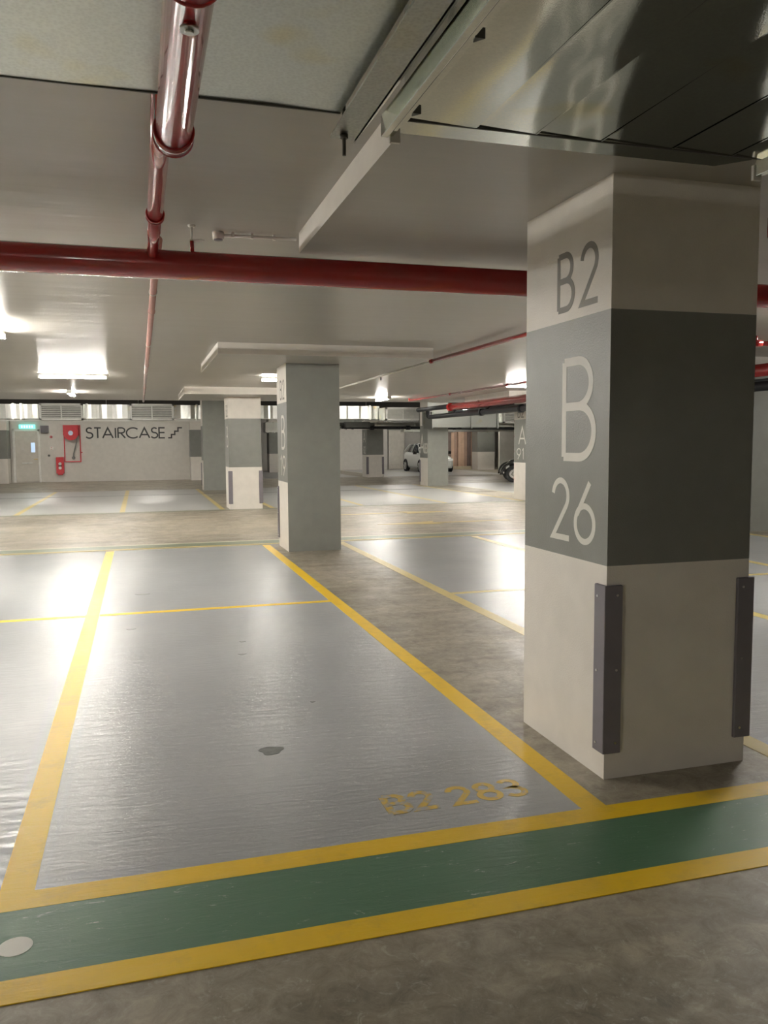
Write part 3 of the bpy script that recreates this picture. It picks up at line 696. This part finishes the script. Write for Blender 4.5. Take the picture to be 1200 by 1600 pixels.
# rods that carry the far services
MB().tube((10.6, 40.6, 2.58), (10.6, 40.6, 3.4), .01, seg=8).build('hanger', 'steel', vb)
MB().tube((12.0, 40.4, 2.56), (12.0, 40.4, 3.4), .01, seg=8).build('hanger', 'steel', vb)
MB().tube((6.4, 34.5, 2.44), (6.4, 34.5, 3.4), .01, seg=8).build('hanger', 'steel', sr2)
MB().tube((11.0, 34.5, 2.44), (11.0, 34.5, 3.4), .01, seg=8).build('hanger', 'steel', sr2)
MB().tube((15.8, 36, 2.47), (15.8, 36, 3.4), .01, seg=8).build('hanger', 'steel', sr)
MB().tube((18.2, 36, 2.47), (18.2, 36, 3.4), .01, seg=8).build('hanger', 'steel', sr)
MB().tube((6.9, 32.6, 2.28), (6.9, 32.6, 3.4), .01, seg=8).build('hanger', 'steel', ct2)
MB().tube((8.9, 32.6, 2.28), (8.9, 32.6, 3.4), .01, seg=8).build('hanger', 'steel', ct2)
MB().tube((8.5, 33.2, 2.2399999999999998), (8.5, 33.2, 3.4), .01, seg=8).build('hanger', 'steel', bd)
MB().tube((12, 33.2, 2.22), (12, 33.2, 3.4), .01, seg=8).build('hanger', 'steel', bd)
MB().tube((5.6, 36.8, 2.48), (5.6, 36.8, 3.4), .01, seg=8).build('hanger', 'steel', ld)
MB().tube((6.4, 36.8, 2.48), (6.4, 36.8, 3.4), .01, seg=8).build('hanger', 'steel', ld)
MB().tube((14, 40.3, 2.3), (14, 40.3, 3.4), .01, seg=8).build('hanger', 'steel', lt)
MB().tube((19, 40.3, 2.3), (19, 40.3, 3.4), .01, seg=8).build('hanger', 'steel', lt)
# soffit downstand behind, coloured dark to stand for the unlit recess
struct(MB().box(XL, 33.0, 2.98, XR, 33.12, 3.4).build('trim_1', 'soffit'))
# ------------------------------------------------------------------ far right background
wp = struct(MB().box(10.7, 46.6, 0, 12.6, 46.9, 2.45).box(13.2, 46.6, 0, 14.0, 46.9, 2.5).build('trim_2', 'white_wall'))
struct(MB().box(8.6, 46.9, 2.3, 24, 47.2, 3.4).build('trim_3', 'ltgrey_col'))
d2 = struct(MB().box(14.1, 46.7, 0, 15.1, 46.85, 2.3, bev=.02).build('door_2', 'door_paint'))
MB().tube((14.25, 46.7, 1.05), (14.25, 46.62, 1.05), .03, seg=12).build('door_handle', 'steel', d2)
ts = thing('timber_screen', (17.4, 44.9, 0), 'pinkish timber slat screen at the back, right of the white car', 'screen')
mb = MB(); mb.mat('timber_base').box(15.9, 44.8, 0, 19.2, 45.3, .18); mb.build('plinth', None, ts)
x = 15.95; k = 0; pat = ['wood_pale', 'wood_pale', 'wood_dark', 'wood_pale', 'wood_pale', 'wood_mid', 'wood_dark', 'wood_pale', 'wood_mid', 'wood_pale', 'wood_pale', 'wood_mid', 'wood_dark', 'wood_pale', 'wood_pale', 'wood_dark']
while x < 19.1:
    MB().box(x, 44.9+.04*(k % 3), .18, x+.19, 45.1, 2.32, bev=.008).build('slat', pat[k % len(pat)], ts); x += .205; k += 1
struct(MB().box(19.4, 42.6, 0, 20.6, 42.8, 3.4).build('wall_alcove', 'white_wall'))
bo = thing('bollard', (16.35, 44.2, 0), 'slim black post standing before the timber screen', 'post')
MB().tube((16.3, 44.2, 0), (16.3, 44.2, 1.05), .06, seg=14).tube((16.3, 44.2, 1.05), (16.3, 44.2, 1.15), .08, .03, seg=14).build('post', 'dark_pipe', bo)
MB().tube((16.3, 44.2, 1.15), (16.3, 44.2, 2.4), .035, seg=12).build('upper_rod', 'wood_dark', bo)

# ------------------------------------------------------------------ staircase door and wall fittings
dr = struct(MB().box(-5.02, SY-.03, .04, -4.13, SY+.03, 2.16, bev=.008).build('door_1', 'door_paint'))
dr.location.x += 0
MB().box(-5.12, SY-.06, 0, -5.02, SY+.02, 2.26, bev=.01).box(-4.13, SY-.06, 0, -4.05, SY+.02, 2.26, bev=.01).box(-5.12, SY-.06, 2.16, -4.05, SY+.02, 2.26, bev=.01).build('door_frame', 'white_metal', dr)
MB().box(-4.40, SY-.045, 1.28, -4.25, SY-.028, 1.68).build('vision_panel', 'pane', dr)
MB().box(-4.30, SY-.10, .97, -4.18, SY-.03, 1.0).tube((-4.18, SY-.1, .985), (-4.18, SY-.03, .985), .02, seg=10).build('door_handle', 'brass', dr)
MB().box(-4.78, SY-.05, .80, -4.38, SY-.03, .84, bev=.004).build('pull_plate', 'steel', dr)
MB().box(-4.78, SY-.04, 1.4, -4.7, SY-.03, 1.43).build('door_plate', 'steel', dr)
ex = thing('exit_sign', (-4.5, SY-.15, 2.4), 'glowing green exit sign above the staircase door', 'sign')
MB().box(-4.83, SY-.14, 2.27, -4.20, SY-.09, 2.44, bev=.006).build('housing', 'exit', ex)
# pictogram-like bright band of letters too small to read
mb = MB()
for k in range(5): mb.box(-4.74+k*.10, SY-.145, 2.31, -4.69+k*.10, SY-.14, 2.40)
mb.build('lit_characters', 'signwhite', ex)
vbx = thing('speaker_box', (-3.85, SY-.1, 2.2), 'dark square box on the wall right of the exit sign', 'wall box')
MB().box(-4.0, SY-.18, 2.1, -3.68, SY, 2.4, bev=.01).build('case', 'guard', vbx)
mb = MB()
for k in range(5): mb.box(-3.97, SY-.19, 2.14+k*.05, -3.71, SY-.18, 2.155+k*.05)
mb.build('slots', 'dark_steel', vbx)
bl = thing('fire_alarm_bell', (-3.6, SY, 1.92), 'small round red alarm bell high on the wall right of the door', 'alarm bell')
MB().tube((-3.6, SY, 1.92), (-3.6, SY-.06, 1.92), .055, .045, seg=18).build('dome', 'red_flat', bl); MB().tube((-3.6, SY-.06, 1.92), (-3.6, SY-.07, 1.92), .012, seg=10).build('centre_bolt', 'steel', bl)
cs = thing('small_wall_sign', (-3.6, SY, 1.45), 'tiny pale sign with a red mark below the alarm bell', 'sign')
MB().box(-3.67, SY-.01, 1.37, -3.53, SY, 1.50).build('plate', 'white_plastic', cs); MB().box(-3.65, SY-.013, 1.39, -3.56, SY-.01, 1.405).box(-3.63, SY-.013, 1.46, -3.57, SY-.01, 1.475).build('mark', 'red_flat', cs)
kn = thing('door_release_button', (-3.7, SY, 1.12), 'small round dark button on the wall right of the door handle', 'button')
MB().tube((-3.71, SY, 1.13), (-3.71, SY-.04, 1.13), .05, seg=16).build('button_body', 'hose', kn); MB().tube((-3.71, SY-.04, 1.13), (-3.71, SY-.05, 1.13), .025, seg=12).build('button_cap', 'dark_steel', kn)
hr = thing('fire_hose_reel', (-2.8, SY, 1.9), 'red fire hose reel in a red frame on the staircase wall', 'hose reel')
MB().box(-3.12, SY-.06, 1.98, -2.48, SY, 2.42, bev=.01).build('back_plate', 'red_flat', hr)
dm = MB().tube((-2.80, SY-.06, 2.07), (-2.80, SY-.10, 2.07), .30, seg=36).tube((-2.80, SY-.10, 2.07), (-2.80, SY-.2, 2.07), .15, seg=24).tube((-2.80, SY-.2, 2.07), (-2.80, SY-.24, 2.07), .30, seg=36).build('reel_drum', 'red_flat', hr)
MB().tube((-2.80, SY-.24, 2.08), (-2.80, SY-.25, 2.08), .10, seg=24).build('hub_label', 'hub', dm)
MB().ring((-2.80, SY-.15, 2.07), (0, 1, 0), .2, .05).build('wound_hose', 'hose', hr)
MB().box(-3.10, SY-.05, .86, -3.06, SY, 2.0).box(-2.46, SY-.05, .86, -2.42, SY, 2.42).box(-3.10, SY-.05, .84, -2.42, SY, .88).build('frame', 'red_flat', hr)
MB().path([(-2.55, SY-.14, 1.95), (-2.58, SY-.12, 1.7), (-2.66, SY-.1, 1.4), (-2.72, SY-.08, 1.2), (-2.73, SY-.08, 1.06)], .026, 12).build('hose', 'hose', hr)
MB().tube((-2.73, SY, 1.02), (-2.73, SY-.1, 1.02), .07, seg=18).build('nozzle_holder', 'hose', hr)
MB().tube((-2.44, SY-.05, 1.25), (-2.36, SY-.05, 1.25), .02, seg=10).build('stop_valve', 'red_flat', hr)
eb = thing('fire_call_box', (-3.2, SY, .7), 'red wall box with two round white dials left of the hose reel', 'wall box')
MB().box(-3.43, SY-.16, .36, -3.12, SY, 1.06, bev=.01).build('case', 'red_flat', eb)
for z in (.78, .60): MB().tube((-3.275, SY-.16, z), (-3.275, SY-.18, z), .062, seg=18).build('dial', 'white_plastic', eb)
MB().box(-3.34, SY-.165, .66, -3.21, SY-.155, .72).build('slot', 'dark_steel', eb)
MB().box(-3.37, SY-.12, .30, -3.18, SY-.02, .36).build('bracket', 'red_flat', eb)

# ------------------------------------------------------------------ cars
def wheel(parent, x, y, r, side, wd=.2):
    """side = -1/+1: which way (x) the outer face looks"""
    w_ = MB(); w_.tube((x-wd/2, y, r), (x+wd/2, y, r), r*.93, seg=32)
    w_.ring((x-wd*.3, y, r), (1, 0, 0), r*.82, r*.17, 36, 10); w_.ring((x+wd*.3, y, r), (1, 0, 0), r*.82, r*.17, 36, 10)
    o = w_.build('wheel', 'tyre', parent)
    xo = x+side*(wd/2+.012)
    rim = MB().tube((x, y, r), (xo, y, r), r*.18, seg=16).ring((xo, y, r), (1, 0, 0), r*.64, .018)
    for k in range(7):
        a = 2*PI*k/7; c = Vector((xo, y+math.cos(a)*r*.38, r+math.sin(a)*r*.38))
        rim.tube((xo, y, r), (xo, y+math.cos(a)*r*.64, r+math.sin(a)*r*.64), .03, .04, seg=8)
    rim.build('rim', 'alloy', o); return o
def loft(secs, mat, name, parent, smooth=True):
    """secs: list of closed rings with the same number of points"""
    mb = MB(); R = [[mb.bm.verts.new(p) for p in s] for s in secs]; n = len(R[0])
    for A, B in zip(R, R[1:]):
        for i in range(n):
            f = mb.bm.faces.new((A[i], A[(i+1) % n], B[(i+1) % n], B[i])); f.smooth = smooth
    mb.bm.faces.new(R[0][::-1]); mb.bm.faces.new(R[-1]); return mb.build(name, mat, parent)
# white hatchback, nose towards the camera (-y)
CX, CYF = 15.0, 40.4
car = thing('car', (CX, CYF+2, 0), 'small white hatchback parked behind column A 83', 'car')
def ring_at(y, hw, z0, zb, zt, tw):     # half widths: body hw, top tw
    return [(CX-hw*.92, y, z0), (CX-hw, y, z0+.15), (CX-hw, y, zb-.1), (CX-hw*.96, y, zb), (CX-tw, y, zt-.04), (CX-tw*.8, y, zt),
            (CX+tw*.8, y, zt), (CX+tw, y, zt-.04), (CX+hw*.96, y, zb), (CX+hw, y, zb-.1), (CX+hw, y, z0+.15), (CX+hw*.92, y, z0)]
body = loft([ring_at(CYF, .62, .3, .55, .62, .5), ring_at(CYF+.08, .76, .22, .62, .72, .6), ring_at(CYF+.35, .83, .2, .76, .84, .7), ring_at(CYF+.95, .85, .2, .88, 1.0, .74),
      ring_at(CYF+1.1, .85, .2, .90, 1.03, .74), ring_at(CYF+1.9, .85, .2, .93, 1.06, .76), ring_at(CYF+3.3, .85, .2, .98, 1.1, .76), ring_at(CYF+3.75, .82, .24, 1.0, 1.08, .72), ring_at(CYF+3.9, .74, .32, .9, .98, .62)],
     'car_white', 'body', car)
def gh(y, hw, zb, zt, tw): return [(CX-hw, y, zb), (CX-tw, y, zt-.05), (CX-tw*.8, y, zt), (CX+tw*.8, y, zt), (CX+tw, y, zt-.05), (CX+hw, y, zb)]
loft([gh(CYF+.95, .72, .96, 1.0, .7), gh(CYF+1.75, .76, 1.0, 1.46, .58), gh(CYF+2.3, .77, 1.0, 1.52, .6), gh(CYF+3.1, .76, 1.0, 1.48, .58), gh(CYF+3.7, .72, 1.02, 1.2, .6)], 'glass_dark', 'windows', car)
loft([gh(CYF+1.7, .55, 1.44, 1.475, .5), gh(CYF+2.3, .61, 1.48, 1.54, .55), gh(CYF+3.15, .6, 1.45, 1.50, .55)], 'car_white', 'roof', car)
for s in (-1, 1):
    for (a, b) in (((CYF+1.0, .99), (CYF+1.78, 1.47)), ((CYF+2.35, 1.03), (CYF+2.3, 1.5)), ((CYF+3.72, 1.04), (CYF+3.15, 1.47))):
        MB().tube((CX+s*.775, a[0], a[1]), (CX+s*.60, b[0], b[1]), .03, seg=8).build('pillar', 'car_white', car)
    for y in (CYF+.72, CYF+3.15): wheel(car, CX+s*.78, y, .31, s)
    for y in (CYF+.72, CYF+3.15): MB().ring((CX+s*.86, y, .33), (1, 0, 0), .33, .03, 32, 6).build('wheel_arch', 'dark_pipe', car)
    MB().box(CX+s*.98-.1, CYF+1.15, .95, CX+s*.98+.1, CYF+1.25, 1.1, bev=.02).build('wing_mirror', 'car_black', car)
    MB().box(CX+s*.6-.15, CYF-.0, .58, CX+s*.6+.15, CYF+.12, .72, bev=.03).build('headlamp', 'headlamp', car)
MB().box(CX-.4, CYF-.03, .32, CX+.4, CYF+.02, .44, bev=.01).build('air_intake', 'car_black', car)
# vintage pale car with black wings, side-on, only its nose shows
VX, VY = 13.75, 29.4
vc = thing('car', (VX+.36, VY+.04, 0), 'old-fashioned car with a black front wing, nose showing left of column A 9', 'car')
def vr(x, hw, z0, zt, y=VY+.75): return [(x, y-hw, z0), (x, y-hw, (z0+zt)*.55), (x, y-hw*.8, zt-.08), (x, y-hw*.3, zt), (x, y+hw*.3, zt), (x, y+hw*.8, zt-.08), (x, y+hw, (z0+zt)*.55), (x, y+hw, z0)]
loft([vr(VX+.12, .25, .4, .72), vr(VX+.3, .4, .32, .88), vr(VX+.8, .5, .3, 1.0), vr(VX+1.3, .62, .3, 1.08), vr(VX+1.31, .66, .3, 1.05), vr(VX+2.9, .68, .3, 1.1), vr(VX+3.6, .5, .35, .9), vr(VX+3.8, .3, .4, .7)], 'car_black', 'body', vc)
loft([vr(VX+1.25, .55, .95, 1.02), vr(VX+1.55, .58, .95, 1.42), vr(VX+2.6, .58, .95, 1.45), vr(VX+3.2, .5, .95, 1.05)], 'car_silver', 'cabin', vc)
for yy in (VY+.08, VY+1.42):
    secs = []
    for k in range(13):
        a = PI*(1.02-k/12*1.0); cx = VX+.36+.42*math.cos(a)*1.05; cz = .33+.42*math.sin(a)
        hw = .13
        ox, oz = math.cos(a), math.sin(a)
        secs.append([(cx+ox*.05, yy-hw, cz+oz*.0), (cx+ox*.09, yy-hw*.5, cz+oz*.06), (cx+ox*.09, yy+hw*.5, cz+oz*.06), (cx+ox*.05, yy+hw, cz), (cx-ox*.03, yy+hw*.9, cz-oz*.03), (cx-ox*.03, yy-hw*.9, cz-oz*.03)])
    loft(secs, 'car_black', 'wing', vc)
    MB().tube((VX+.08, yy, .62), (VX+.2, yy, .62), .09, .06, seg=16).build('headlamp', 'headlamp', vc)
for (xx, yy, s) in ((VX+.36, VY+.04, -1), (VX+.36, VY+1.46, 1), (VX+3.0, VY+.04, -1), (VX+3.0, VY+1.46, 1)):
    r = .33; wo = MB().tube((xx, yy-.08, r), (xx, yy+.08, r), r*.92, seg=32).ring((xx, yy, r), (0, 1, 0), r*.82, r*.18, 36, 10).build('wheel', 'tyre', vc)
    hc = MB().tube((xx, yy+s*.08, r), (xx, yy+s*.12, r), r*.62, r*.5, seg=28); hc.tube((xx, yy+s*.12, r), (xx, yy+s*.16, r), r*.25, r*.15, seg=18); hc.build('hub_cap', 'alloy', wo)
MB().tube((VX-.02, VY+.1, .38), (VX-.02, VY+1.4, .38), .035, seg=12).build('bumper', 'alloy', vc)
vc.rotation_euler.z = math.radians(-21)
vc.location.x -= .12
